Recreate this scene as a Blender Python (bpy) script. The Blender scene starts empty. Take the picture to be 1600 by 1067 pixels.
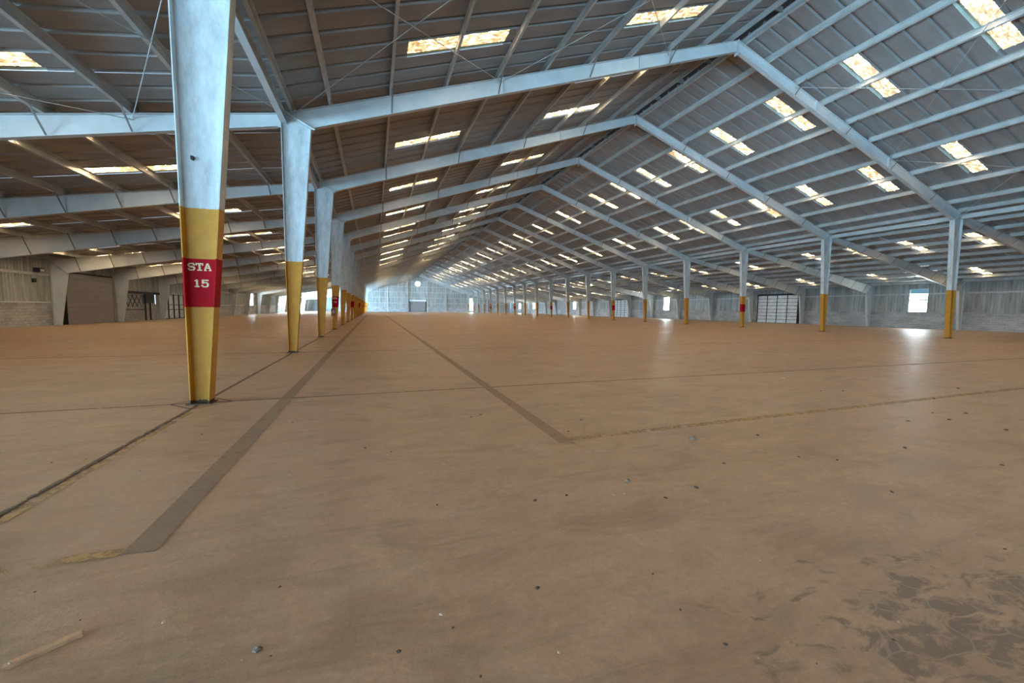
import bpy, bmesh, math, random
from mathutils import Matrix, Vector
random.seed(7)
SC = bpy.context.scene
COL = SC.collection

# ------------------------------------------------------------------ camera
F_PX, YAW, PITCH, ROLL, EYE = 626.94, .3306, .0809, .0114, 1.557
fw = Vector((math.sin(YAW)*math.cos(PITCH), math.cos(YAW)*math.cos(PITCH), -math.sin(PITCH)))
_rt = Vector((math.cos(YAW), -math.sin(YAW), 0)); _up = _rt.cross(fw)
rt = _rt*math.cos(ROLL) + _up*math.sin(ROLL)
up = _up*math.cos(ROLL) - _rt*math.sin(ROLL)
CAM = Vector((0, 0, EYE))
cd = bpy.data.cameras.new('camera'); cam = bpy.data.objects.new('camera', cd); COL.objects.link(cam)
cd.sensor_width = 36; cd.lens = F_PX*36/1600; cd.clip_start = .05; cd.clip_end = 600
cam.matrix_world = Matrix(((rt.x, up.x, -fw.x, 0), (rt.y, up.y, -fw.y, 0), (rt.z, up.z, -fw.z, EYE), (0, 0, 0, 1)))
SC.camera = cam

# ------------------------------------------------------------------ world, lights, exposure
w = bpy.data.worlds.new('sky'); SC.world = w; w.use_nodes = True
w.node_tree.nodes['Background'].inputs[0].default_value = (.55, .75, 1, 1)
w.node_tree.nodes['Background'].inputs[1].default_value = 1.6
vs = SC.view_settings
vs.view_transform = 'Standard'; vs.look = 'None'; vs.gamma = 1; vs.use_curve_mapping = False; vs.exposure = 0.5
SKY_L = 1100.0        # brightness of the sunlit fibreglass skylights
WIN_L = 26.0        # daylight in the windows
XM = 16.05; Y0 = 7.588; BAY = 7.62
Y = lambda i: Y0 + BAY*i
I0, I1 = -3, 20    # rear end, far end
WALL_D = 38.0
def area(name, loc, direction, sx, sy, power, color):
    l = bpy.data.lights.new(name, 'AREA'); l.shape = 'RECTANGLE'; l.size = sx; l.size_y = sy; l.energy = power; l.color = color
    o = bpy.data.objects.new(name, l); COL.objects.link(o); o.location = loc
    o.rotation_euler = Vector(direction).to_track_quat('-Z', 'Y').to_euler()
    return o
COOL = (.40, .72, 1.0)
for i in (-3, -2, -1):    # daylight entering the open dock doors of the left wall
    area('dock_daylight', (XM-WALL_D+.3, Y(i)+BAY/2, 2.1), (1, .15, .42), 6.6, 3.9, 1700, COOL).data.spread = 1.75
for i in (13, 15, 17): area('doorway_daylight', (XM-WALL_D+.3, Y(i)+BAY/2, 2.1), (1, .25, .08), 5, 3.6, 16000, COOL)
area('rear_daylight', (XM-28, Y(I0)+.3, 2.3), (.35, 1, .45), 14, 4.2, 1100, COOL).data.spread = 1.75   # open rear door of the left aisle
area('rear_daylight', (XM-13, Y(I0)+.3, 3), (.42, 1, .5), 9, 5, 1150, COOL).data.spread = 1.25            # unseen nave rear door, added to light the roof ribs and right slope

# ------------------------------------------------------------------ mesh helpers
class MB:
    def __init__(s): s.v = []; s.f = []
    def add(s, vs_, fs):
        n = len(s.v); s.v += [tuple(p) for p in vs_]; s.f += [tuple(i+n for i in f) for f in fs]; return s
    def box(s, x0, x1, y0, y1, z0, z1):
        return s.add([(x0,y0,z0),(x1,y0,z0),(x1,y1,z0),(x0,y1,z0),(x0,y0,z1),(x1,y0,z1),(x1,y1,z1),(x0,y1,z1)],
                     [(0,3,2,1),(4,5,6,7),(0,1,5,4),(1,2,6,5),(2,3,7,6),(3,0,4,7)])
    def prism(s, poly, a, b, f):           # poly in 2D, f(u, v, t) -> point, extruded t: a..b
        n = len(poly)
        vs_ = [f(u, v, a) for u, v in poly] + [f(u, v, b) for u, v in poly]
        return s.add(vs_, [tuple(range(n))[::-1], tuple(range(n, 2*n))] + [(k, (k+1) % n, n+(k+1) % n, n+k) for k in range(n)])
    def bar(s, p, q, wd, ht=None):
        p, q = Vector(p), Vector(q); d = (q-p).normalized(); ht = ht or wd
        a = d.cross(Vector((0, 0, 1)) if abs(d.z) < .95 else Vector((1, 0, 0))).normalized(); b = a.cross(d)
        a *= wd/2; b *= ht/2
        return s.add([p-a-b, p+a-b, p+a+b, p-a+b, q-a-b, q+a-b, q+a+b, q-a+b],
                     [(0,3,2,1),(4,5,6,7),(0,1,5,4),(1,2,6,5),(2,3,7,6),(3,0,4,7)])
    def tube(s, p, q, r, n=6):
        p, q = Vector(p), Vector(q); d = (q-p).normalized()
        a = d.cross(Vector((0, 0, 1)) if abs(d.z) < .95 else Vector((1, 0, 0))).normalized(); b = a.cross(d)
        ring = [a*math.cos(2*math.pi*k/n)*r + b*math.sin(2*math.pi*k/n)*r for k in range(n)]
        return s.add([p+c for c in ring]+[q+c for c in ring], [tuple(range(n))[::-1], tuple(range(n, 2*n))] + [(k, (k+1) % n, n+(k+1) % n, n+k) for k in range(n)])
    def mesh(s, name, mats, recalc=True):
        m = bpy.data.meshes.new(name); m.from_pydata(s.v, [], s.f)
        if recalc:
            bm = bmesh.new(); bm.from_mesh(m); bmesh.ops.recalc_face_normals(bm, faces=bm.faces); bm.to_mesh(m); bm.free()
        for k in (mats if isinstance(mats, (list, tuple)) else [mats]): m.materials.append(k)
        m.update(); return m
    def build(s, name, mats, parent=None, recalc=True):
        return link(name, s.mesh(name, mats, recalc), parent)
def link(name, data, parent=None, loc=None):
    o = bpy.data.objects.new(name, data); COL.objects.link(o); o.parent = parent
    if loc: o.location = loc
    return o
def tag(o, label=None, cat=None, group=None, kind=None):
    for k, v in (('label', label), ('category', cat), ('group', group), ('kind', kind)):
        if v: o[k] = v
    return o
def empty(name, loc=(0, 0, 0), **kw):
    o = link(name, None, None, loc); o.empty_display_size = .3; return tag(o, **kw)
def copy_tree(o, parent=None):
    c = o.copy(); COL.objects.link(c); c.parent = parent
    for ch in [k for k in ALLKIDS.get(o.name, [])]: copy_tree(ch, c)
    return c
ALLKIDS = {}
def remember(root):
    ALLKIDS.clear()
    def rec(o):
        ALLKIDS[o.name] = list(o.children)
        for c in o.children: rec(c)
    bpy.context.view_layer.update(); rec(root)
def px_floor(px, py):                     # a pixel's ray met with the floor
    d = fw + rt*((px-800)/F_PX) + up*((533.5-py)/F_PX)
    return CAM + d*(-EYE/d.z)
def seen(p):
    v = Vector(p)-CAM; z = v.dot(fw)
    if z < .5: return 0
    x, yy = 800+F_PX*v.dot(rt)/z, 533.5-F_PX*v.dot(up)/z
    return 1/z if -5 < x < 1605 and -5 < yy < 1072 else 0
ORD = ['zeroth','first','second','third','fourth','fifth','sixth','seventh','eighth','ninth','tenth','eleventh','twelfth','thirteenth','fourteenth',
       'fifteenth','sixteenth','seventeenth','eighteenth','nineteenth','twentieth','twenty-first','twenty-second','twenty-third']

# ------------------------------------------------------------------ materials
class N:
    def __init__(s, name):
        s.m = bpy.data.materials.new(name); s.m.use_nodes = True; s.t = s.m.node_tree; s.p = s.t.nodes['Principled BSDF']
        s.out = s.t.nodes['Material Output']
    def node(s, typ, **ins):
        n = s.t.nodes.new(typ)
        for k, v in ins.items():
            key = k if not k.startswith('i') or not k[1:].isdigit() else int(k[1:])
            if hasattr(v, 'is_linked') or hasattr(v, 'links'): s.t.links.new(v, n.inputs[key])
            else: n.inputs[key].default_value = v
        return n
    def set(s, key, v):
        if hasattr(v, 'links'): s.t.links.new(v, s.p.inputs[key])
        else: s.p.inputs[key].default_value = v
    def pos(s): return s.node('ShaderNodeNewGeometry').outputs['Position']
    def obj(s): return s.node('ShaderNodeTexCoord').outputs['Object']
    def sep(s, v): return s.node('ShaderNodeSeparateXYZ', i0=v).outputs
    def scale(s, v, sc, off=(0, 0, 0)):
        n = s.node('ShaderNodeMapping', Vector=v); n.inputs['Scale'].default_value = sc; n.inputs['Location'].default_value = off; return n.outputs[0]
    def noise(s, v, scale, detail=5, rough=.6, dist=0):
        return s.node('ShaderNodeTexNoise', Vector=v, Scale=scale, Detail=detail, Roughness=rough, Distortion=dist).outputs['Fac']
    def ramp(s, fac, stops):
        n = s.node('ShaderNodeValToRGB', Fac=fac); e = n.color_ramp.elements
        while len(e) < len(stops): e.new(.5)
        for k, (p, c) in enumerate(stops):
            e[k].position = p; e[k].color = (c, c, c, 1) if isinstance(c, (int, float)) else (*c, 1)
        return n.outputs[0]
    def mix(s, fac, a, b, mode='MIX'):
        n = s.node('ShaderNodeMix'); n.data_type = 'RGBA'; n.blend_type = mode
        for key, v in ((0, fac), (6, a), (7, b)):
            if hasattr(v, 'links'): s.t.links.new(v, n.inputs[key])
            elif key == 0: n.inputs[0].default_value = v
            else: n.inputs[key].default_value = (*v, 1)
        return n.outputs[2]
    def math(s, op, a, b=0, c=None):
        n = s.node('ShaderNodeMath'); n.operation = op
        for k, v in enumerate((a, b, c)):
            if v is None: continue
            if hasattr(v, 'links'): s.t.links.new(v, n.inputs[k])
            else: n.inputs[k].default_value = v
        return n.outputs[0]
    def bump(s, h, strength=.3, dist=.02):
        n = s.node('ShaderNodeBump', Height=h, Strength=strength, Distance=dist); s.t.links.new(n.outputs[0], s.p.inputs['Normal'])

def simple(name, col, rough=.6, var=.25, scale=2.0, metal=0, dirt=None, spec=.5):
    n = N(name); f = n.noise(n.obj(), scale, 6, .65)
    c2 = tuple(c*(1-var) for c in col); c1 = tuple(min(1, c*(1+var*.5)) for c in col)
    n.set('Base Color', n.mix(n.ramp(f, [(.3, 0), (.7, 1)]), dirt or c2, c1)); n.set('Roughness', rough); n.set('Metallic', metal); n.set('Specular IOR Level', spec)
    return n.m

STEEL = (.56, .58, .57)
M = {}
M['steel'] = simple('grey_painted_steel', STEEL, .42, .16, .9)
M['purlin'] = simple('galvanised_purlin_steel', (.50, .51, .49), .4, .2, 1.3)
M['rod'] = simple('bare_rod_steel', (.42, .42, .41), .4)
M['dark'] = simple('dark_parts_and_shade', (.035, .032, .03), .9)  # dark joints and fittings, also sheets standing for shaded gaps
M['brace'] = simple('dark_brace_steel', (.17, .16, .15), .6)  # darker steel tone for flange braces and vent baffles
M['black_paint'] = simple('black_frame_paint', (.018, .018, .02), .6)
M['flash'] = simple('pale_flashing', (.70, .74, .76), .35, .12)
M['red'] = simple('red_sign_paint', (.36, .006, .012), .7, .15, 3, spec=.1)
M['letter'] = simple('cream_lettering_paint', (.74, .58, .34), .6, .12, 20)
M['brown'] = simple('brown_placard', (.14, .06, .035), .6)
M['wood'] = simple('weathered_wood', (.55, .32, .17), .8, .3, 25)
M['stone'] = simple('dark_debris', (.10, .07, .05), .95, .4, 60, spec=.1)
M['chip'] = simple('pale_debris', (.60, .52, .42), .9, .3, 60, spec=.1)
M['lump'] = simple('grey_brown_lump', (.20, .155, .115), .95, .3, 60, spec=.1)
M['door_grey'] = simple('grey_door_paint', (.17, .155, .15), .55, .12, 1)
M['door_white'] = simple('white_door_sheet', (.66, .71, .74), .5, .25, 2.2)

def m_column():
    n = N('column_paint'); o = n.obj(); z = n.sep(o)[2]
    f = n.noise(n.scale(o, (2.2, 2.2, .8)), 1.6, 6, .7)
    grey = n.mix(n.ramp(f, [(.33, 0), (.62, 1)]), (.40, .42, .42), (.60, .64, .64))
    yel = n.mix(n.ramp(n.noise(o, 5, 4), [(.3, 0), (.75, 1)]), (.45, .205, .020), (.55, .275, .036))
    edge = n.math('ADD', z, n.math('MULTIPLY', n.noise(o, 9, 2), .04))
    c = n.mix(n.math('GREATER_THAN', edge, 3.07), yel, grey)
    rust = n.math('LESS_THAN', n.math('ADD', z, n.math('MULTIPLY', n.noise(o, 14, 3), -.11)), .0)
    c = n.mix(rust, c, (.07, .04, .02))
    n.set('Base Color', c); n.set('Roughness', .6); n.set('Specular IOR Level', .3); return n.m
M['column'] = m_column()

def m_sheet():
    n = N('roof_sheet_metal'); p = n.pos()
    f = n.noise(n.scale(p, (.5, 2.2, .5)), 1.4, 5, .65)
    c = n.mix(n.ramp(f, [(.3, 0), (.7, 1)]), (.25, .24, .23), (.32, .31, .30))
    n.set('Base Color', c); n.set('Roughness', .45); n.set('Metallic', .15)
    wv = n.node('ShaderNodeTexWave', Vector=n.scale(p, (0, 1, 0)), Scale=9.0); n.bump(wv.outputs['Fac'], .25, .006)
    return n.m
M['sheet'] = m_sheet()
def m_skylight():
    n = N('sunlit_fibreglass'); p = n.pos()
    f = n.noise(n.scale(p, (1.6, 3.2, 1.6)), 3.2, 10, .75, .8)
    g = n.noise(n.scale(p, (1, 1, 1)), .8, 2)
    k = n.math('ADD', f, n.math('MULTIPLY', n.math('SUBTRACT', g, .5), .22))
    c = n.ramp(k, [(.41, (.0003, .00017, .00006)), (.50, (.0008, .00053, .00023)), (.59, (.0035, .0025, .0014)), (.76, (1, .74, .42))])
    n.set('Base Color', (.5, .45, .35, 1)); n.set('Emission Color', c); n.set('Emission Strength', SKY_L)
    return n.m
M['skylight'] = m_skylight()
M['skyrib'] = simple('fibreglass_rib', (.55, .62, .52), .5)
def m_daylight(name, col, s):
    n = N(name); n.set('Base Color', (.1, .1, .1, 1)); n.set('Emission Color', (*col, 1)); n.set('Emission Strength', s); return n.m
M['window'] = m_daylight('bright_window_pane', (.74, .93, 1), WIN_L)
M['louvre'] = m_daylight('shaded_window_pane', (.16, .48, .72), .35)

def m_block():
    n = N('concrete_block'); p = n.pos(); s3 = n.sep(p)
    v = n.node('ShaderNodeCombineXYZ', i0=n.math('ADD', s3[0], s3[1]), i1=s3[2]).outputs[0]
    b = n.node('ShaderNodeTexBrick', Vector=v, Scale=1.0); b.inputs['Mortar Size'].default_value = .012; b.inputs['Brick Width'].default_value = .4; b.inputs['Row Height'].default_value = .2
    for k, c in (('Color1', (.44, .45, .46, 1)), ('Color2', (.52, .53, .54, 1)), ('Mortar', (.33, .33, .33, 1))): b.inputs[k].default_value = c
    f = n.noise(n.scale(p, (.6, .6, 1.5)), 1.1, 6, .7)
    n.set('Base Color', n.mix(n.ramp(f, [(.35, .62), (.65, 1)]), (0, 0, 0), b.outputs['Color'])); n.set('Roughness', .85)
    return n.m
M['block'] = m_block()
def m_wallsheet():
    n = N('stained_wall_sheet'); p = n.pos()
    f = n.noise(n.scale(p, (1.6, 1.6, .16)), 1.5, 6, .7)
    n.set('Base Color', n.mix(n.ramp(f, [(.34, 0), (.66, 1)]), (.20, .21, .20), (.44, .47, .46))); n.set('Roughness', .5); return n.m
M['wallsheet'] = m_wallsheet()

def m_floor():
    n = N('worn_concrete'); p = n.pos(); s3 = n.sep(p)
    big = n.noise(n.scale(p, (.22, .5, 1)), .9, 4, .6, .5)
    mid = n.noise(n.scale(p, (1, 1.7, 1)), 1.6, 7, .7, .4)
    fine = n.noise(p, 26, 6, .75)
    strk = n.noise(n.scale(p, (.5, 5, 1)), 1.7, 6, .7, .3)
    c = n.mix(n.ramp(mid, [(.3, 0), (.7, 1)]), (.28, .172, .100), (.52, .345, .215))
    c = n.mix(n.ramp(big, [(.40, 0), (.60, .6)]), c, (.48, .325, .21))
    c = n.mix(n.ramp(strk, [(.54, 0), (.70, .6)]), c, (.24, .16, .105))
    c = n.mix(n.ramp(n.noise(n.scale(p, (1, 1, 1), (9, 4, 0)), 2.3, 5, .6, 1.2), [(.56, 0), (.70, .35)]), c, (.57, .40, .265))
    c = n.mix(n.ramp(fine, [(.3, .38), (.7, 0)]), c, (.16, .108, .07))
    c = n.mix(n.ramp(n.noise(n.scale(p, (.8, 1.6, 1), (5, 2, 0)), 1.1, 9, .78, .6), [(.50, 0), (.66, .55)]), c, (.20, .128, .078))
    c = n.mix(n.ramp(n.noise(p, 9, 4, .8), [(.66, 0), (.72, .5)]), c, (.13, .085, .055))
    # oil stain with pale cracks near the camera
    dx = n.math('DIVIDE', n.math('SUBTRACT', s3[0], 2.75), .95); dy = n.math('DIVIDE', n.math('SUBTRACT', s3[1], 1.05), .42)
    r = n.math('SQRT', n.math('ADD', n.math('MULTIPLY', dx, dx), n.math('MULTIPLY', dy, dy)))
    blot = n.noise(n.scale(p, (2.2, 4.2, 1), (3, 1, 0)), 2.2, 6, .62, .8)
    k = n.math('SUBTRACT', blot, n.math('MULTIPLY', r, .16))
    stain = n.ramp(k, [(.37, 0), (.48, .75)])
    c = n.mix(stain, c, (.115, .085, .065))
    vor = n.node('ShaderNodeTexVoronoi', Vector=n.mix(.12, n.scale(p, (1, 1.3, 1)), n.node('ShaderNodeTexNoise', Vector=p, Scale=4.0).outputs['Color']), Scale=4.2); vor.feature = 'DISTANCE_TO_EDGE'
    crack = n.math('MULTIPLY', n.math('LESS_THAN', vor.outputs['Distance'], .022), n.math('LESS_THAN', r, 1.15))
    c = n.mix(n.math('MULTIPLY', n.math('MULTIPLY', crack, stain), .4), c, (.42, .35, .29))
    n.set('Base Color', c); n.set('Roughness', n.ramp(n.math('ADD', mid, n.math('MULTIPLY', fine, .2)), [(.4, .34), (.8, .56)])); n.set('Specular IOR Level', .45)
    n.bump(n.math('ADD', n.math('MULTIPLY', fine, .5), mid), .22, .02)
    return n.m
M['floor'] = m_floor()
def m_stripe(name, col, lo, hi):
    n = N(name); p = n.pos(); f = n.noise(n.scale(p, (1.5, 1.5, 1)), 3, 6, .7)
    n.set('Base Color', n.mix(n.ramp(f, [(.3, 0), (.7, 1)]), lo, col)); n.set('Roughness', .6)
    a = n.ramp(n.noise(n.scale(p, (1, 1, 1), (2, 7, 0)), 5, 6, .75), [(.5-hi, 0), (.5-hi+.14, 1)]); n.set('Alpha', a); return n.m
M['tape'] = m_stripe('dark_lane_paint', (.26, .172, .108), (.205, .135, .085), .22)
M['jointdirt'] = m_stripe('joint_dirt', (.15, .10, .066), (.085, .057, .037), .11)
M['yellowline'] = m_stripe('worn_yellow_paint', (.46, .28, .10), (.36, .23, .10), .07)

# ------------------------------------------------------------------ profile of the building (d = distance from the ridge line, s = side)
RAF_TOP = lambda d: 14.0 - d/3 if d <= 18.8 else 7.733 - .163*(d-18.8)
SHEET = lambda d: RAF_TOP(d) + .25
X = lambda s, d: XM + s*d

# ---------------------------------------------------------------- floor
floor = empty('floor', kind='structure', label='worn brown concrete warehouse floor with joints and faded lane lines', cat='floor')
MB().box(X(-1, WALL_D)-.2, X(1, WALL_D)+.2, Y(I0)-.3, Y(I1)+.3, -.3, -.025).build('joint_bed', M['dark'], floor)
lines_x = [X(-1, WALL_D)-.1, X(-1, 18.68), X(1, 18.68), X(1, WALL_D)+.1]
g = .013
for a, b in zip(lines_x, lines_x[1:]):
    sm = MB().box(a+g, b-g, g, BAY-g, -.15, 0).mesh('slab', M['floor'])
    for i in range(I0, I1): link('slab', sm, floor, (0, Y(i), 0))
def strip(name, pts, m): MB().add([(x, y, .0035) for x, y in pts], [tuple(range(len(pts)))]).build(name, m, floor)
strip('lane_stripe', [(-1.52, 3.05), (-1.335, 3.02), (-1.335, 90), (-1.52, 90)], M['tape'])
strip('lane_stripe', [(2.02, 4.15), (2.2, 4.05), (2.2, 90), (2.02, 90)], M['tape'])
strip('yellow_line', [(2.12, 4.18), (15, 4.42), (15, 4.55), (2.12, 4.30)], M['yellowline'])
strip('yellow_line', [(-2.62, 1.0), (-2.50, 1.0), (-2.52, 7.0), (-2.62, 7.0)], M['yellowline'])
strip('yellow_line', [(-6, 3.0), (-1.53, 3.03), (-1.53, 3.12), (-6, 3.10)], M['yellowline'])
for i in range(0, 5): strip('joint_stain', [(X(-1, WALL_D)+.1, Y(i)-.03), (X(1, WALL_D)-.1, Y(i)-.03), (X(1, WALL_D)-.1, Y(i)+.03), (X(-1, WALL_D)+.1, Y(i)+.03)], M['jointdirt'])
for s_ in (-1, 1): strip('joint_stain', [(X(s_, 18.68)-.035, Y(-1)), (X(s_, 18.68)+.035, Y(-1)), (X(s_, 18.68)+.035, 70), (X(s_, 18.68)-.035, 70)], M['jointdirt'])
pm = MB(); R = .44
for k in range(4):
    a0, a1 = math.pi/2*k, math.pi/2*(k+1)
    pm.add([(R*math.cos(a0), R*math.sin(a0), .003), (R*math.cos(a1), R*math.sin(a1), .003), ((R-.035)*math.cos(a1), (R-.035)*math.sin(a1), .003), ((R-.035)*math.cos(a0), (R-.035)*math.sin(a0), .003)], [(0, 1, 2, 3)])
pm = pm.mesh('pier_joint', M['dark'])
for s in (-1, 1):
    for i in range(0, 10): link('pier_joint', pm, floor, (X(s, 18.68), Y(i), 0))
ground = MB().box(-160, 200, -160, 320, -.6, -.35).build('ground', M['flash']); tag(ground, 'pale concrete yard outside the warehouse', 'ground', kind='structure')

# ---------------------------------------------------------------- roof: sheets, skylights, purlins
ceiling = empty('ceiling', kind='structure', label='ribbed metal roof on purlins with rows of fibreglass skylights', cat='ceiling')
PROF = [(0, 0), (.592, 0), (.64, .085), (.714, .085), (.762, 0)]     # y, height
def sheet_mesh(s, d0, d1, name, mats, lift=0.0):
    mb = MB(); n = len(PROF)
    for d in (d0, d1): mb.v += [(X(s, d), y, SHEET(d)+h+lift) for y, h in PROF]
    if d0 == 18.8: mb.v[:n] = [(x, y, 7.733+.24+h) for (x, _, _), (y, h) in zip(mb.v[:n], PROF)]
    for k in range(n-1): mb.f.append((k, k+1, n+k+1, n+k))
    m = mb.mesh(name, mats, False)
    if len(m.materials) > 1:
        for k, p in enumerate(m.polygons): p.material_index = 0 if k == 0 else 1
    return m
NAVE_SKY = [(4.16, 7.26), (11.88, 14.98)]; WING_SKY = [(23.5, 26.6), (33.0, 36.0)]
plain, skys, purl = [], [], []       # (score, mesh, location)
def score(f, n=9): return sum(f(k/(n-1)) for k in range(n))/n
for s in (-1, 1):
    for lo, hi, gaps in ((.3, 18.8, NAVE_SKY), (18.8, WALL_D+.15, WING_SKY)):
        full = sheet_mesh(s, lo, hi, 'roof_panel', M['sheet'])
        ed = [lo] + [e for gp in gaps for e in gp] + [hi]
        segs = [(a, b, sheet_mesh(s, a, b, 'roof_panel', M['sheet'])) for a, b in zip(ed[::2], ed[1::2])]
        sk = [(a, b, sheet_mesh(s, a-.05, b+.05, 'skylight', [M['skylight'], M['skyrib']], .006)) for a, b in gaps]
        for i in range(I0, I1):
            for j in range(10):
                y = Y(i) - .26 + .762*j
                def add(lst, a, b, me):
                    sc = score(lambda t: seen((X(s, a+(b-a)*t), y+.38, SHEET(a+(b-a)*t)))*(b-a))
                    lst.append((sc, me, (0, y, 0)))
                if j in (2, 7) and i >= -1:
                    for a, b, me in segs: add(plain, a, b, me)
                    for a, b, me in sk: add(skys, a, b, me)
                else: add(plain, lo, hi, full)
DP_NAVE = [.35] + [1.85+1.93*k for k in range(9)]; DP_WING = [20.73+1.93*k for k in range(9)]
def purlin_mesh(s, d, h=.235):
    sl = 1/3 if d < 18.8 else .163
    ca, sa = math.cos(math.atan(sl)), math.sin(math.atan(sl)); t = .012; fl = .095
    poly = [(0, h), (-fl, h), (-fl, h-t), (-t, h-t), (-t, 0), (fl-t, 0), (fl-t, t), (0, t)]
    f = lambda u, v, y: (s*(u*ca + v*sa), y, -u*sa + v*ca)
    return MB().prism(poly, 0, BAY+.35, f).mesh('purlin', M['purlin'])
pmn = {}
for s in (-1, 1):
    pmn[s, 0] = purlin_mesh(s, 5); pmn[s, 1] = purlin_mesh(s, 25); pmn[s, 2] = purlin_mesh(s, 25)
    for d in DP_NAVE + [18.45] + DP_WING + [37.7]:
        me = pmn[s, 0 if d < 18.8 else 1]
        for i in range(I0, I1):
            loc = (X(s, d), Y(i), RAF_TOP(d)+.008)
            purl.append((score(lambda t: seen((loc[0], loc[1]+BAY*t, loc[2]))*7), me, loc))
def parts_and_rest(lst, name, limit, rest_name):
    lst.sort(key=lambda r: -r[0])
    for sc, me, loc in lst[:limit]: link(name, me, ceiling, loc)
    mb = MB(); idx = []; mats = list(lst[0][1].materials)
    for sc, me, loc in lst[limit:]:
        n = len(mb.v)
        mb.v += [(v.co.x+loc[0], v.co.y+loc[1], v.co.z+loc[2]) for v in me.vertices]
        for p in me.polygons: mb.f.append(tuple(k+n for k in p.vertices)); idx.append(p.material_index)
    if mb.v:
        m = mb.mesh(rest_name, mats, False)
        m.polygons.foreach_set('material_index', idx)
        tag(link(rest_name, m, ceiling), kind='stuff')
parts_and_rest(plain, 'roof_panel', 300, 'far_roof_panels')
parts_and_rest(skys, 'skylight', 300, 'far_skylights')
parts_and_rest(purl, 'purlin', 300, 'far_purlins')
# ridge vent: a dark slot under a cap
ya, yb = Y(I0)-.3, Y(I1)+.3
MB().prism([(-.55, 14.28), (0, 14.46), (.55, 14.28), (.55, 14.32), (0, 14.50), (-.55, 14.32)], ya, yb, lambda u, v, t: (XM+u, t, v)).build('ridge_cap', M['dark'], ceiling)
vp = MB().box(-.34, .34, -.02, .02, 14.08, 14.30).mesh('vent_baffle', M['brace'])
for i in range(0, 12):
    for k in range(1, 4): link('vent_baffle', vp, ceiling, (XM, Y(i)+BAY*k/4, 0))
# eave struts over the interior column rows
for s in (-1, 1):
    em = MB().box(-.09, .09, 0, BAY, 0, .012).box(-.006, .006, 0, BAY, .012, .26).box(-.09, .09, 0, BAY, .26, .272).mesh('eave_strut', M['steel'])
    for i in range(-1, I1): link('eave_strut', em, ceiling, (X(s, 18.72), Y(i), 7.46))

# ---------------------------------------------------------------- interior columns
FW = .125        # half flange width
OUT, IN0, INT, ZT = 18.80, 18.55, 17.92, 7.39
inner = lambda z: IN0 + (INT-IN0)*z/ZT
GL = {
 'S': ["..#######..", ".#########.", "###.....###", "###.....###", "###........", "########...", ".#########.", "...########", "........###", "###.....###", "###.....###", ".#########.", "..#######.."],
 'T': ["###########", "###########", "##..###..##", "##..###..##", "....###....", "....###....", "....###....", "....###....", "....###....", "....###....", "....###....", "..#######..", "..#######.."],
 'A': ["....###....", "....###....", "...#####...", "...##.##...", "...##.##...", "..###.###..", "..##...##..", "..#######..", ".#########.", ".##.....##.", ".##.....##.", "####...####", "####...####"],
 '1': ["....###....", "..#####....", "..#####....", "....###....", "....###....", "....###....", "....###....", "....###....", "....###....", "....###....", "....###....", "..#######..", "..#######.."],
 '5': [".##########", ".##########", ".###.......", ".###.......", ".########..", ".#########.", ".###....###", "........###", "........###", "###.....###", "###.....###", ".#########.", "..#######.."],
 '4': ["......####.", ".....#####.", "....######.", "...###.###.", "..###..###.", ".###...###.", "###....###.", "###########", "###########", ".......###.", ".......###.", ".....######", ".....######"],
}
def lettering(mb, text, xc, zc, h, gapf, yf):
    cw = h*11/13; adv = cw*gapf; x0 = xc - adv*(len(text)-1)/2 - cw/2; u = h/13
    for n, ch in enumerate(text):
        for r, row in enumerate(GL[ch]):
            k = 0
            while k < 11:
                if row[k] == '#':
                    e = k
                    while e < 11 and row[e] == '#': e += 1
                    mb.box(x0+n*adv+k*u, x0+n*adv+e*u, yf-.002, yf+.001, zc+h/2-(r+1)*u, zc+h/2-r*u); k = e
                else: k += 1
def col_web(mb, s, z0, z1, y0, y1, inset=.012):
    c = 18.68
    P = [(OUT-inset, z0), (inner(z0)+inset, z0), (inner(z1)+inset, z1), (OUT-inset, z1 if z1 < 7 else 7.72)]
    mb.prism([(s*(d-c), z) for d, z in P], y0, y1, lambda u, v, t: (u, t, v))
def col_flange(mb, s, which, z0, z1, t=.014, w=FW, grow=0):
    c = 18.68
    if which: P = [(OUT+grow, z0), (OUT+grow, z1), (OUT-t-grow, z1), (OUT-t-grow, z0)]
    else: P = [(inner(z0)-grow, z0), (inner(z1)-grow, z1), (inner(z1)+t+grow, z1), (inner(z0)+t+grow, z0)]
    mb.prism([(s*(d-c), z) for d, z in P], -w-grow, w+grow, lambda u, v, t_: (u, t_, v))
def make_column(s):
    root = empty('steel_column')
    mb = MB(); col_web(mb, s, 0.015, ZT, -.005, .005); mb.build('web', M['column'], root)
    for which, z1 in ((1, 7.72), (0, ZT)):
        mb = MB(); col_flange(mb, s, which, .015, z1); mb.build('flange', M['column'], root)
    MB().box(-.17, .17, -.15, .15, 0, .016).build('base_plate', M['column'], root)
    mb = MB(); P = [(18.95, 7.86), (17.86, 7.36), (17.88, 7.33), (18.97, 7.83)]
    mb.prism([(s*(d-18.68), z) for d, z in P], -.13, .13, lambda u, v, t: (u, t, v)); mb.build('cap_plate', M['steel'], root)
    mb = MB().tube((s*.36, -.22, 7.95), (-s*.88, -.17, 7.33), .03, 8); mb.build('knee_pipe', M['steel'], root)
    return root
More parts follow.
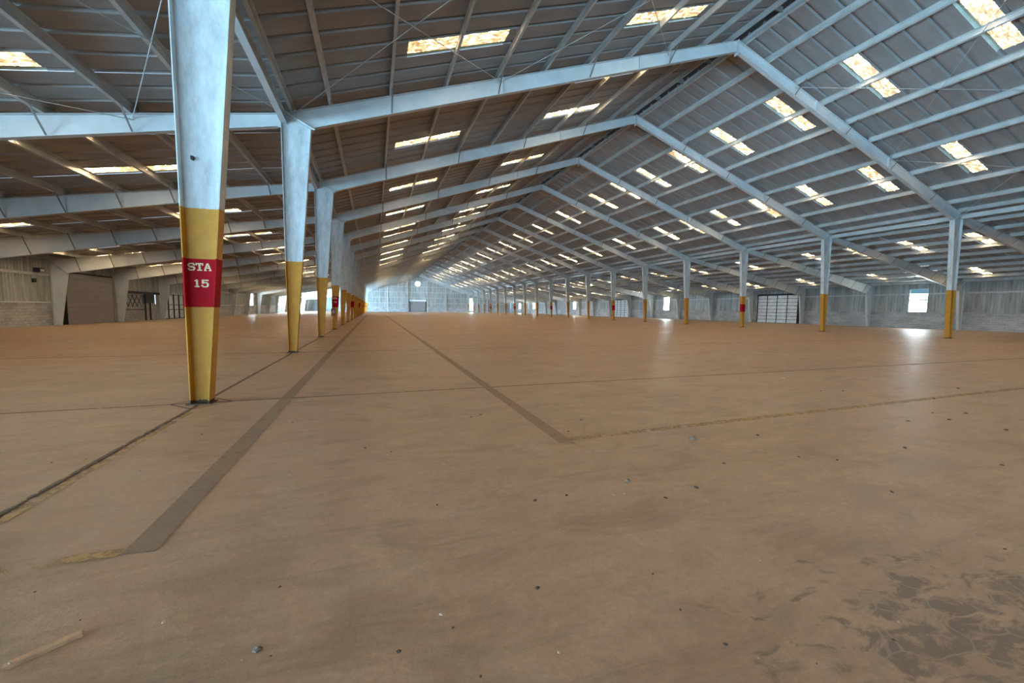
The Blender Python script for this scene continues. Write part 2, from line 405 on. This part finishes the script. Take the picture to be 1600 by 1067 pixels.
def band(root, s, text=None):
    mb = MB(); col_web(mb, s, 1.53, 2.28, -.009, .009, .013); b = mb
    for which in (0, 1): col_flange(b, s, which, 1.53, 2.28, grow=.003)
    o = b.build('painted_band', M['red'], root); o['label'] = 'red painted station band'
    if text:
        mb = MB(); xc = s*((OUT+inner(1.95))/2-18.68)
        lettering(mb, text[0], .060, 2.155, .118, 1.06, -.010); lettering(mb, text[1], .068, 1.90, .118, 1.04, -.010)
        tag(mb.build('lettering', M['letter'], o), 'cream stencilled station lettering')
proto = {}
for s in (-1, 1):
    for red in (0, 1):
        proto[s, red] = make_column(s)
        if red: band(proto[s, red], s, ('STA', '15') if s < 0 else None)
    P0 = proto[s, 0]
row = {-1: 'in the row of the STA 15 column', 1: 'in the row facing the STA 15 column across the hall'}
def place(o, s, i): o.location = (X(s, 18.68), Y(i), 0)
for s in (-1, 1):
    fresh = {0: True, 1: True}
    for i in range(0 if s < 0 else 1, I1):
        red = 1 if i % 3 == 0 else 0
        if s < 0 and i == 0: o = proto[s, 1]; fresh[1] = False
        elif s < 0 and red:
            if i == 3:
                o = make_column(s); band(o, s, ('STA', '14'))
                pl = MB().box(-.20, .06, -.024, -.012, .93, 1.44).build('placard', M['brown'], o)
                MB().add([(-.02, -.026, 1.12), (-.16, -.026, 1.16), (-.10, -.026, 1.30), (-.05, -.026, 1.40), (.01, -.026, 1.30), (.05, -.026, 1.17)], [(0, 1, 2, 3, 4, 5)]).build('pale_mark', M['chip'], pl)
            else:
                if i == 6: blank = make_column(s); band(blank, s); o = blank; remember(blank)
                else: remember(blank); o = copy_tree(blank)
        else:
            if fresh[red]: o = proto[s, red]; fresh[red] = False
            else: remember(proto[s, red]); o = copy_tree(proto[s, red])
        place(o, s, i)
        if s < 0 and i == 0: lb = 'tapered steel column with yellow foot and red STA 15 band'
        elif s < 0 and i == 3: lb = 'tapered yellow-footed column with red STA 14 band and brown placard'
        else: lb = f"yellow-footed tapered column{' with red band' if red else ''}, {ORD[i] if i else ORD[1]} {'after the STA 15 column' if s < 0 else 'one'} {row[s]}"
        if s < 0 and i not in (0, 3): lb = f"yellow-footed tapered column{' with plain red band' if red else ''}, {ORD[i]} beyond the STA 15 column in its row"
        if s > 0: lb = f"yellow-footed tapered column{' with red band' if red else ''}, directly across the hall from the {ORD[i]} one beyond STA 15"
        tag(o, lb, 'column', 'interior columns')
MB().tube((.045, -.005, 3.78), (.045, -.05, 3.78), .02, 8).box(.03, .06, -.06, -.005, 3.79, 3.82).build('bolt', M['dark'], proto[-1, 1])

# ---------------------------------------------------------------- rafters
def flange_braces(root, ds, s, bot):
    for d in ds:
        for e in (-1, 1):
            zb = bot(d); MB().bar((s*d, e*.06, zb+.02), (s*d, e*.62, RAF_TOP(d)+.02), .05, .012).build('flange_brace', M['brace'], root)
NB = lambda d: 13.5 + (7.39-13.5)*d/17.92            # underside of the nave rafter
WB = lambda d: 7.31 + (3.75-7.31)*(d-18.9)/(36.95-18.9)
def web(name, poly, s, root, m='steel', t=.005): MB().prism([(s*d, z) for d, z in poly], -t, t, lambda u, v, y: (u, y, v)).build(name, M[m], root)
def flange(name, p, q, s, root, th=.014, w=.1): 
    (d0, z0), (d1, z1) = p, q
    MB().prism([(s*d0, z0), (s*d1, z1), (s*d1, z1+th), (s*d0, z0+th)], -w, w, lambda u, v, y: (u, y, v)).build(name, M['steel'], root)
def make_gable(detail):
    root = empty('gable_rafter')
    for s in (-1, 1):
        web('web', [(0.015, 13.5), (17.93, 7.40), (18.75, 7.735), (0.015, 13.99)], s, root)
        flange('top_flange', (0.02, RAF_TOP(.02)-.014), (18.75, RAF_TOP(18.75)-.014), s, root)
        flange('bottom_flange', (0.02, 13.495), (17.86, NB(17.86)), s, root)
        for d in (5.3, 11.3): MB().prism([(s*(d-.012), NB(d)), (s*(d+.012), NB(d)), (s*(d+.012), RAF_TOP(d)), (s*(d-.012), RAF_TOP(d))], -.1, .1, lambda u, v, y: (u, y, v)).build('splice_plate', M['steel'], root)
        if detail: flange_braces(root, DP_NAVE[2:9:2], s, NB)
    MB().box(-.015, .015, -.12, .12, 13.36, 14.02).build('ridge_plate', M['steel'], root)
    return root
def make_wing(s, detail):
    root = empty('aisle_frame')
    web('rafter_web', [(18.81, 7.33), (36.94, 3.76), (37.84, 4.62), (18.81, 7.72)], s, root)
    web('leg_web', [(37.84, .02), (37.5, .02), (36.95, 3.74), (37.84, 4.60)], s, root)
    flange('top_flange', (18.81, RAF_TOP(18.81)-.014), (37.85, RAF_TOP(37.85)-.014), s, root)
    flange('bottom_flange', (18.9, 7.31), (36.95, 3.75), s, root)
    for a, b in (((37.5, 0), (36.95, 3.75)), ((37.86, 0), (37.86, 4.6))):
        MB().prism([(s*a[0], a[1]), (s*b[0], b[1]), (s*(b[0]-.014), b[1]), (s*(a[0]-.014), a[1])], -.1, .1, lambda u, v, y: (u, y, v)).build('leg_flange', M['steel'], root)
    MB().bar((s*36.95, 0, 3.75), (s*37.85, 0, 4.6), .2, .02).build('knee_plate', M['steel'], root)
    if detail: flange_braces(root, DP_WING, s, WB)
    return root
gab = {}; wing = {}
for det in (1, 0): gab[det] = make_gable(det)
for s in (-1, 1):
    for det in (1, 0): wing[s, det] = make_wing(s, det)
used = set()
def inst(key, src):
    if key not in used: used.add(key); return src
    remember(src); return copy_tree(src)
for i in range(-1, I1+1):
    o = inst(('g', i <= 8), gab[1 if i <= 8 else 0]); o.location = (XM, Y(i), 0)
    which = 'over the STA 15 column' if i == 0 else ('on the end wall' if i == I1 else (f'{ORD[i]} beyond the STA 15 column' if i > 0 else 'just short of the STA 15 column'))
    tag(o, f'grey steel gable rafter spanning the hall, {which}', 'rafter', 'gable rafters')
    for s in (-1, 1):
        o = inst((s, i <= 8), wing[s, 1 if i <= 8 else 0]); o.location = (XM, Y(i), 0)
        side = 'on the STA 15 side' if s < 0 else 'on the slatted doors side'
        tag(o, f'grey aisle frame {side}, {which}', 'frame', 'aisle frames')

# ---------------------------------------------------------------- roof bracing rods in the first bay
def rod(p, q, label, r=.013):
    a = Vector(p); o = MB().tube((0, 0, 0), Vector(q)-a, r, 6).build('brace_rod', M['rod']); o.location = a; tag(o, label, 'brace rod', 'roof bracing rods')
def zr(x):
    d = abs(x-XM); return RAF_TOP(d) - .10
edges = [X(-1, 37), X(-1, 32.3), X(-1, 22.65), X(-1, 18.5), X(-1, 11.35), X(-1, 3.8), X(1, 3.8), X(1, 11.35), X(1, 18.5), X(1, 22.65), X(1, 32.3), X(1, 37)]
def rod_label(b, p, q):
    mid = (p[0]+q[0])/2 - XM; d = abs(mid)
    side = 'STA 15 side' if mid < 0 else 'slatted-door side'
    zone = 'aisle beside the wall' if d > 34 else 'middle of the aisle' if d > 24 else 'aisle beside the columns' if d > 18.8 else 'lower nave roof' if d > 11.4 else 'upper nave roof'
    low = 0 if abs(p[0]-XM) > abs(q[0]-XM) else 1
    foot = ('STA 15 rafter' if low == 0 else 'next rafter') if b == 0 else ('tenth rafter' if low == 0 else 'eleventh rafter')
    return f'thin diagonal rod, {side}, {zone}, foot at the {foot}'
for b in (0, 10):
    for k, (xa, xb) in enumerate(zip(edges, edges[1:])):
        if abs(xa-XM) < 4 and abs(xb-XM) < 4: continue
        if b and (abs(xa-XM) > 19 or abs(xb-XM) > 19): continue
        for (p, q) in (((xa, Y(b)), (xb, Y(b+1))), ((xb, Y(b)), (xa, Y(b+1)))):
            dz = .05 if p[0] == xa else 0; rod((p[0], p[1]+.02, zr(p[0])-dz), (q[0], q[1]-.02, zr(q[0])-dz), rod_label(b, p, q))

# ---------------------------------------------------------------- walls
def corrugated(u0, u1, top, bot, f, pitch=.254, dep=.032):
    mb = MB(); n = max(1, round((u1-u0)/pitch)); p = (u1-u0)/n; us = []
    for k in range(n): us += [(u0+k*p, 0), (u0+(k+.5)*p, 0), (u0+(k+.62)*p, dep), (u0+(k+.88)*p, dep)]
    us.append((u1, 0))
    for u, h in us: mb.v += [f(u, h, bot), f(u, h, top(u) if callable(top) else top)]
    for k in range(len(us)-1): mb.f.append((2*k, 2*k+2, 2*k+3, 2*k+1))
    return mb
BLK = 1.62
WTOP = RAF_TOP(37.9)+.2
def side_wall(s, openings, name, label):
    root = empty(name, kind='structure', label=label, cat='wall')
    xin = X(s, WALL_D)
    for i in range(I0, I1):
        ya, yb = Y(i), Y(i+1); ops = [o for o in openings if o[0] < yb-.01 and o[1] > ya+.01]
        cuts = sorted({ya, yb} | {min(max(v, ya), yb) for o in ops for v in o[:2]})
        blk = MB(); sheets = []
        for a, b in zip(cuts, cuts[1:]):
            if b-a < .02: continue
            op = [o for o in ops if o[0] <= a+.01 and o[1] >= b-.01]
            z0, z1 = (op[0][2], op[0][3]) if op else (9, 9)
            if z0 > .01: blk.box(min(xin, xin+s*.2), max(xin, xin+s*.2), a, b, 0, min(BLK, z0))
            for lo, hi in ((BLK, min(z0, WTOP)), (max(z1, BLK), WTOP)):
                if op is None or hi-lo > .05: sheets.append((a, b, lo, hi))
            if z0 < .01 and z1 < BLK: blk.box(min(xin, xin+s*.2), max(xin, xin+s*.2), a, b, z1, BLK)
        if blk.v: blk.build('block_wall', M['block'], root)
        for a, b, lo, hi in sheets: corrugated(a, b, hi, lo, lambda u, h, z: (xin+s*(.02+h), u, z)).build('wall_sheet', M['wallsheet'], root, False)
        if not any(o[2] < .01 and o[1]-o[0] > 4 for o in ops):
            MB().box(min(xin, xin-s*.09), max(xin, xin-s*.09), ya+.1, yb-.1, BLK-.02, BLK+.07).build('ledge', M['flash'] if s < 0 else M['block'], root)
            for zz in (3.52,):
                o2 = [o for o in ops if o[2] < zz < o[3]]
                segs = [(ya, yb)] if not o2 else [(ya, o2[0][0]), (o2[0][1], yb)]
                for a, b in segs:
                    if b-a > .1: MB().box(min(xin+s*.01, xin-s*.06), max(xin+s*.01, xin-s*.06), a, b, zz, zz+.16).build('girt', M['purlin'], root)
    return root
LEFT_OPEN = [(Y(i)+.4, Y(i+1)-.4, 0, 4.05) for i in (-3, -2, -1)]
DOORS_L = {4: (Y(4)+.45, Y(5)-.45, 0, 3.9), 5: (Y(5)+.6, Y(6)-.5, 0, 2.72), 6: (Y(6)+.6, Y(7)-.5, 0, 2.78)}
WIN_L_ = [(87.0, 89.2, 1.66, 3.9), (109.6, 113.4, 1.66, 3.9), (Y(15)+1, Y(15)+6, 0, 3.9), (Y(17)+1, Y(17)+6, 0, 3.9)]
side_wall(-1, LEFT_OPEN + list(DOORS_L.values()) + WIN_L_, 'wall_left', 'aisle wall of pale block below stained corrugated sheet, behind the STA 15 column')
WIN_R_ = [(25.45, 27.05, 1.70, 4.15), (63.9, 65.5, 1.55, 4.2), (102.0, 103.7, 1.66, 3.7), (132.7, 134.7, 1.66, 3.7), (147.4, 149.5, 1.66, 3.7)]
DOORS_R = {4: (Y(4)+.75, Y(5)-.9, 0, 4.0), 9: (Y(9)+.75, Y(10)-.9, 0, 4.0)}
side_wall(1, WIN_R_ + list(DOORS_R.values()), 'wall_right', 'aisle wall of grey block below corrugated sheet with the white slatted doors')
def bright_window(n, s, o, label, louvre=None):
    a, b, z0, z1 = o; x = X(s, WALL_D)
    r = empty(f'window_{n}', (x, (a+b)/2, z0), kind='structure', label=label, cat='window'); h = z1-z0; w2 = (b-a)/2
    zs = louvre-z0 if louvre else h
    MB().box(min(s*.1, s*.12), max(s*.1, s*.12), -w2, w2, 0, zs).build('pane', M['window'], r)
    if louvre: MB().box(min(s*.1, s*.12), max(s*.1, s*.12), -w2, w2, zs, h).build('shaded_pane', M['louvre'], r)
    fr = MB()
    for y in (-w2, w2-.06): fr.box(min(-s*.03, s*.16), max(-s*.03, s*.16), y, y+.06, 0, h)
    for z in (0, h-.06): fr.box(min(-s*.03, s*.16), max(-s*.03, s*.16), -w2, w2, z, z+.06)
    fr.build('frame', M['steel'], r)
    if h < 3:
        for z in ((zs*.66,) if louvre else (h*.5,)): MB().box(min(-s*.0, s*.09), max(-s*.0, s*.09), -w2, w2, z-.08, z+.08).build('glazing_bar', M['steel'], r)
wl = ['bright tall window beside a blue-lit aisle frame', 'wide bright window further along the block wall', 'open bright doorway far down the block wall', 'last open bright doorway before the end wall']
for k, o in enumerate(WIN_L_): bright_window(k+1, -1, o, wl[k])
wr = ['bright barred window with blue glow above, in grey block wall', 'tall narrow bright window between two white slatted doors', 'bright window past the second white slatted door', 'second bright window past the far white slatted door', 'small bright window close to the end wall']
for k, o in enumerate(WIN_R_): bright_window(k+10, 1, o, wr[k], 3.62 if k == 0 else None)
# left doors
a, b, z0, z1 = DOORS_L[4]
d = empty('door_1', (X(-1, WALL_D-.35), (a+b)/2, 0), kind='structure', label='plain dark grey sectional door in the aisle wall', cat='door')
w2 = (b-a)/2-.55
for k in range(9): MB().box(-.02, .02, -w2, w2, .02+k*.425, .02+k*.425+.415).build('panel', M['door_grey'], d)
MB().box(-.36, -.34, -w2-.8, w2+.8, 0, 4.0).build('backing', M['dark'], d)  # dark sheet stands in for shade in the gaps beside the door
a, b, z0, z1 = DOORS_L[5]
d = empty('door_2', (X(-1, WALL_D-.12), a, 0), kind='structure', label='blue-lit block opening behind black posts and lattice gate', cat='door'); L_ = b-a
MB().box(-.3, -.2, 0, L_, 0, 2.7).build('infill', M['block'], d)
MB().box(-.05, .08, -.5, L_+.4, 2.62, 2.85).build('header', M['black_paint'], d)
for y in (0, L_*.62, L_*.76): MB().box(-.04, .06, y, y+.12, 0, 2.62).build('post', M['black_paint'], d)
MB().box(-.02, .02, .1, L_*.62, 1.05, 1.12).build('rail', M['black_paint'], d)
for k in range(4):
    for e in (0, 1):
        y = .3+k*.75; MB().bar((0, y+e*.9, 1.35), (0, y+.9-e*.9, 2.5), .035).build('lattice_bar', M['black_paint'], d)
MB().box(.0, .10, L_*.62, L_*.86, 1.75, 2.6).build('gate_motor', M['black_paint'], d)
a, b, z0, z1 = DOORS_L[6]
d = empty('door_3', (X(-1, WALL_D-.12), a, 0), kind='structure', label='pale panel door divided by a black bar grid', cat='door'); L_ = b-a
MB().box(-.08, -.05, 0, L_, 0, 2.78).build('panel', M['door_white'], d)
for k in range(6): MB().box(-.04, .05, L_*k/5-.05, L_*k/5+.05, 0, 2.78).build('mullion', M['black_paint'], d)
for z in (.05, 1.05, 1.6, 2.7): MB().box(-.03, .04, 0, L_, z-.035, z+.035).build('rail', M['black_paint'], d)
# right slatted doors
for n, i in ((4, 4), (5, 9)):
    a, b, z0, z1 = DOORS_R[i]; L_ = b-a
    d = empty(f'door_{n}', (X(1, WALL_D-.12), a, 0), kind='structure', cat='door',
              label='large white slatted door with black uprights, ' + ('nearer the barred window' if i == 4 else 'beyond the tall narrow window'))
    for c in range(4):
        for k in range(8): MB().box(-.02+.02*(k % 2), .05+.02*(k % 2), L_*c/4+.05, L_*(c+1)/4-.05, .04+k*.485, .04+k*.485+.43).build('slat_panel', M['door_white'], d)
    for c in range(5): MB().box(-.05, .03, L_*c/4-.05, L_*c/4+.05, 0, 4.0).build('upright', M['black_paint'], d)
    MB().box(.08, .10, -.2, L_+.2, 0, 4.1).build('backing', M['dark'], d)
# wall bracing rods
def wall_rods(s, i, label):
    x = X(s, WALL_D-.2)
    for (z0, z1, dx, e) in ((.03, 3.9, 0, 'rising away from'), (3.9, .03, .05, 'falling away from')):
        o = MB().tube((0, 0, 0), (0, BAY-.02, z1-z0), .02, 6).build('brace_rod', M['rod']); o.location = (x+dx, Y(i)+.01, z0); tag(o, f'thin crossed rod {e} the {label}', 'brace rod', 'wall bracing rods')
wall_rods(1, 5, 'nearer white slatted door, on block wall')
wall_rods(1, 10, 'second white slatted door, on block wall')

# end walls
def roof_at(x): d = abs(x-XM); return SHEET(d)-.02
def gable_wall(name, y, sg, openings, label):
    root = empty(name, kind='structure', label=label, cat='wall')
    xs = sorted({X(-1, WALL_D), X(1, WALL_D), XM} | {X(s, 18.8) for s in (-1, 1)} | {v for o in openings for v in o[:2]} | {X(s, q) for s in (-1, 1) for q in (3.75, 11.2, 25, 31.5)})
    for a, b in zip(xs, xs[1:]):
        op = [o for o in openings if o[0] <= a+.01 and o[1] >= b-.01]
        z0, z1 = (op[0][2], op[0][3]) if op else (0, 0)
        BT = 1.75
        if z0 > .05 or not op: MB().box(a, b, min(y, y+sg*.2), max(y, y+sg*.2), 0, min(BT, z0) if op else BT).build('block_wall', M['block'], root)
        if not op: corrugated(a, b, roof_at, BT, lambda u, h, z: (u, y+sg*(.03+h), z)).build('wall_sheet', M['wallsheet'], root, False)
        else:
            if z0 > BT+.05: corrugated(a, b, z0, BT, lambda u, h, z: (u, y+sg*(.03+h), z)).build('wall_sheet', M['wallsheet'], root, False)
            corrugated(a, b, roof_at, z1, lambda u, h, z: (u, y+sg*(.03+h), z)).build('wall_sheet', M['wallsheet'], root, False)
    return root
yE = Y(I1)+.15
END_OPEN = [(13.15, 18.95, 0, 4.0), (36.4, 38.3, .8, 5.6)]
we = gable_wall('wall_back', yE, 1, END_OPEN, 'gabled end wall with girt grid, roll-up door and round vent')
for x in (4.86, 12.26, 19.78, 27.0, -12.0, 44.0):
    MB().box(x-.16, x+.16, yE-.32, yE-.02, 0, roof_at(x)-.3).build('wind_post', M['steel'], we)
for z in (3.34, 5.45, 7.55, 9.62, 11.7):
    half = min(WALL_D, (14.0-z)*3 if z > 7.7 else 18.8+(7.733-z)/.163)
    segs = [(X(-1, half), X(1, half))] if z > 4 else [(X(-1, half), 13.15), (18.95, X(1, half))]
    for a, b in segs:
        if z < 5.6 and b > 40:
            MB().box(a, 36.4, yE-.1, yE-.01, z-.09, z+.09).build('girt', M['purlin'], we); a = 38.3
        MB().box(a, b, yE-.1, yE-.01, z-.09, z+.09).build('girt', M['purlin'], we)
d = empty('door_6', (16.05, yE, 0), kind='structure', label='grey roll-up door under a pale hood in the gabled end wall', cat='door')
for k in range(10): MB().box(-2.9, 2.9, -.06, -.02, k*.4+.01, k*.4+.39).build('slat', M['door_grey'], d)
for x in (-3.1, 2.95): MB().box(x-.05, x+.25, -.25, .0, 0, 4.3).build('guide_rail', M['dark'], d)
MB().box(-3.1, 3.1, -.6, .0, 4.05, 4.7).build('hood', M['flash'], d)
v = empty('window_20', (16.1, yE-.02, 10.85), kind='structure', label='bright round gable vent high above the roll-up door', cat='vent')
ring = [(math.cos(2*math.pi*k/24), math.sin(2*math.pi*k/24)) for k in range(24)]
MB().prism([(.9*c, .9*q) for c, q in ring], -.06, -.03, lambda u, vv, t: (u, t, vv)).build('pane', M['window'], v)
fr = MB()
for k in range(24):
    (c0, s0), (c1, s1) = ring[k], ring[(k+1) % 24]
    fr.prism([(.88*c0, .88*s0), (1.05*c0, 1.05*s0), (1.05*c1, 1.05*s1), (.88*c1, .88*s1)], -.12, .0, lambda u, vv, t: (u, t, vv))
fr.build('rim', M['flash'], v)
MB().prism([(.2*c, .2*q) for c, q in ring[::3]], -.16, -.07, lambda u, vv, t: (u, t, vv)).build('hub', M['door_grey'], v)
v = empty('window_21', (37.35, yE, .8), kind='structure', label='tall bright opening in the end wall beside the far columns', cat='window')
MB().box(-.95, .95, .1, .12, 0, 4.8).build('pane', M['window'], v)
fr = MB(); fr.box(-.95, -.88, -.05, .1, 0, 4.8).box(.88, .95, -.05, .1, 0, 4.8).box(-.95, .95, -.05, .1, 4.73, 4.8); fr.build('frame', M['steel'], v)
gable_wall('wall_front', Y(I0)-.15, -1, [(X(-1, 35.2), X(-1, 20.8), 0, 4.5), (XM-17.5, XM-8.5, 0, 5.5)], 'rear end wall with open aisle door and nave door added for light')

# ---------------------------------------------------------------- small things
def lamp_box(p, label):
    o = empty('wall_lamp', p, label=label, cat='lamp')
    MB().box(-.15, .2, -.2, .2, 0, .28).build('housing', M['black_paint'], o); MB().box(.20, .22, -.16, .16, .03, .2).build('lens', M['flash'], o)
lamp_box((X(-1, WALL_D)+.16, 36.9, 3.72), 'small dark wall lamp with pale lens on the girt near the grey door')
bx_ = empty('junction_box', (X(-1, WALL_D)+.02, 36.6, 3.0), label='small dark junction box on stained corrugated sheet near the grey door', cat='box')
MB().box(0, .12, -.12, .12, 0, .26).build('case', M['black_paint'], bx_); MB().box(.12, .13, -.10, .10, .02, .24).build('cover', M['dark'], bx_)
# wooden batten
p, q = px_floor(4, 1047), px_floor(128, 991); dv = q-p
o = empty('wooden_batten', ((p+q)/2)[:], label='short weathered wooden batten on the dark floor corner', cat='batten'); o.rotation_euler.z = math.atan2(dv.y, dv.x)
l2 = dv.length/2
MB().add([(-l2, -.017, 0), (l2, -.02, 0), (l2+.006, .019, 0), (-l2+.004, .021, 0), (-l2, -.016, .016), (l2, -.019, .018), (l2+.004, .018, .017), (-l2+.004, .02, .015)],
         [(0,3,2,1),(4,5,6,7),(0,1,5,4),(1,2,6,5),(2,3,7,6),(3,0,4,7)]).build('board', M['wood'], o)
MB().tube((-l2+.02, 0, .016), (-l2+.02, 0, .022), .005, 8).build('nail_head', M['rod'], o)
def lump(r, flat, seed):
    rnd = random.Random(seed); bm = bmesh.new(); bmesh.ops.create_icosphere(bm, subdivisions=2, radius=1)
    for v_ in bm.verts:
        k = .7+.5*rnd.random(); v_.co = Vector((v_.co.x*k, v_.co.y*k*.75, max(v_.co.z, -.25)*k*flat)) * r
    zmin = min(v_.co.z for v_ in bm.verts)
    for v_ in bm.verts: v_.co.z -= zmin
    return bm
DARK = [(80,723,2.5),(135,717,2),(219,736,2),(315,679,2.5),(457,660,2),(570,700,3.5),(611,706,2.5),(736,652,3),(751,648,2.5),(908,656,3),(888,674,3),(885,774,4),(1040,778,4.5),(683,789,3.5),(836,782,5),
        (1184,680,4),(1414,700,5),(1572,672,4.5),(1483,656,4),(1419,658,3.5),(1509,646,4),(1459,623,3),(1566,727,4),(1088,762,6),(1394,769,4.5),(1308,719,3.5),(1131,724,3.5),(1497,607,3),(1283,611,2.5),(1317,611,2.5),
        (437,917,4),(423,1025,3),(708,981,3.5),(840,919,6),(1020,897,3),(751,1057,4),(1063,953,3.5),(1134,1007,5),(1396,1000,4),(1276,1037,2.5),(1570,858,3.5),(1248,714,3),(1457,645,2.5),(1341,637,2.5),(125,969,2.5),(54,925,3),(623,1018,6)]
PALE = [(452,742,2.5),(876,736,2.2),(975,771,3),(1223,591,4),(256,972,5),(689,960,5),(873,1019,4),(1404,972,3),(958,773,2.5),(1188,876,2.5),(1185,1028,2.5),(874,826,2),(378,1031,2)]
def scatter(lst, name, m, label, cat, group, flat, base):
    for k, (a, b, rp) in enumerate(lst):
        p = px_floor(a, b); dep = (p-CAM).dot(fw); bm = lump(rp*.72*dep/F_PX, flat*.75, base+k); me = bpy.data.meshes.new(name); bm.to_mesh(me); bm.free()
        me.materials.append(m); o = link(name, me, None, (p.x, p.y, 0)); o.rotation_euler.z = random.random()*6; tag(o, label, cat, group)
scatter(DARK, 'pebble', M['stone'], 'small dark pebble lying loose on the brown concrete', 'pebble', 'dark debris on the floor', .55, 100)
scatter(PALE, 'pale_chip', M['chip'], 'tiny pale chip lying loose on the brown concrete', 'chip', 'pale debris on the floor', .4, 300)
for (a, b, rp, lb) in ((1083, 687, 7, 'crumpled grey lump on the floor short of the worn yellow line'), (402, 1016, 7, 'rounded grey nut-like lump on the dark near floor'), (980, 752, 5, 'light-edged grey stone near the end of the lane stripe')):
    p = px_floor(a, b); dep = (p-CAM).dot(fw); bm = lump(rp*dep/F_PX, .7, a); me = bpy.data.meshes.new('stone'); bm.to_mesh(me); bm.free(); me.materials.append(M['lump'])
    tag(link('stone', me, None, (p.x, p.y, 0)), lb, 'stone')
SC.cycles.max_bounces = 6; SC.cycles.diffuse_bounces = 5; SC.cycles.glossy_bounces = 3; SC.cycles.sample_clamp_indirect = 6.0
SC.cycles.use_light_tree = True
# prototypes that stayed unplaced
for o in list(COL.objects):
    if o.parent is None and o.type == 'EMPTY' and 'label' not in o.keys():
        for c in list(o.children_recursive): bpy.data.objects.remove(c)
        bpy.data.objects.remove(o)
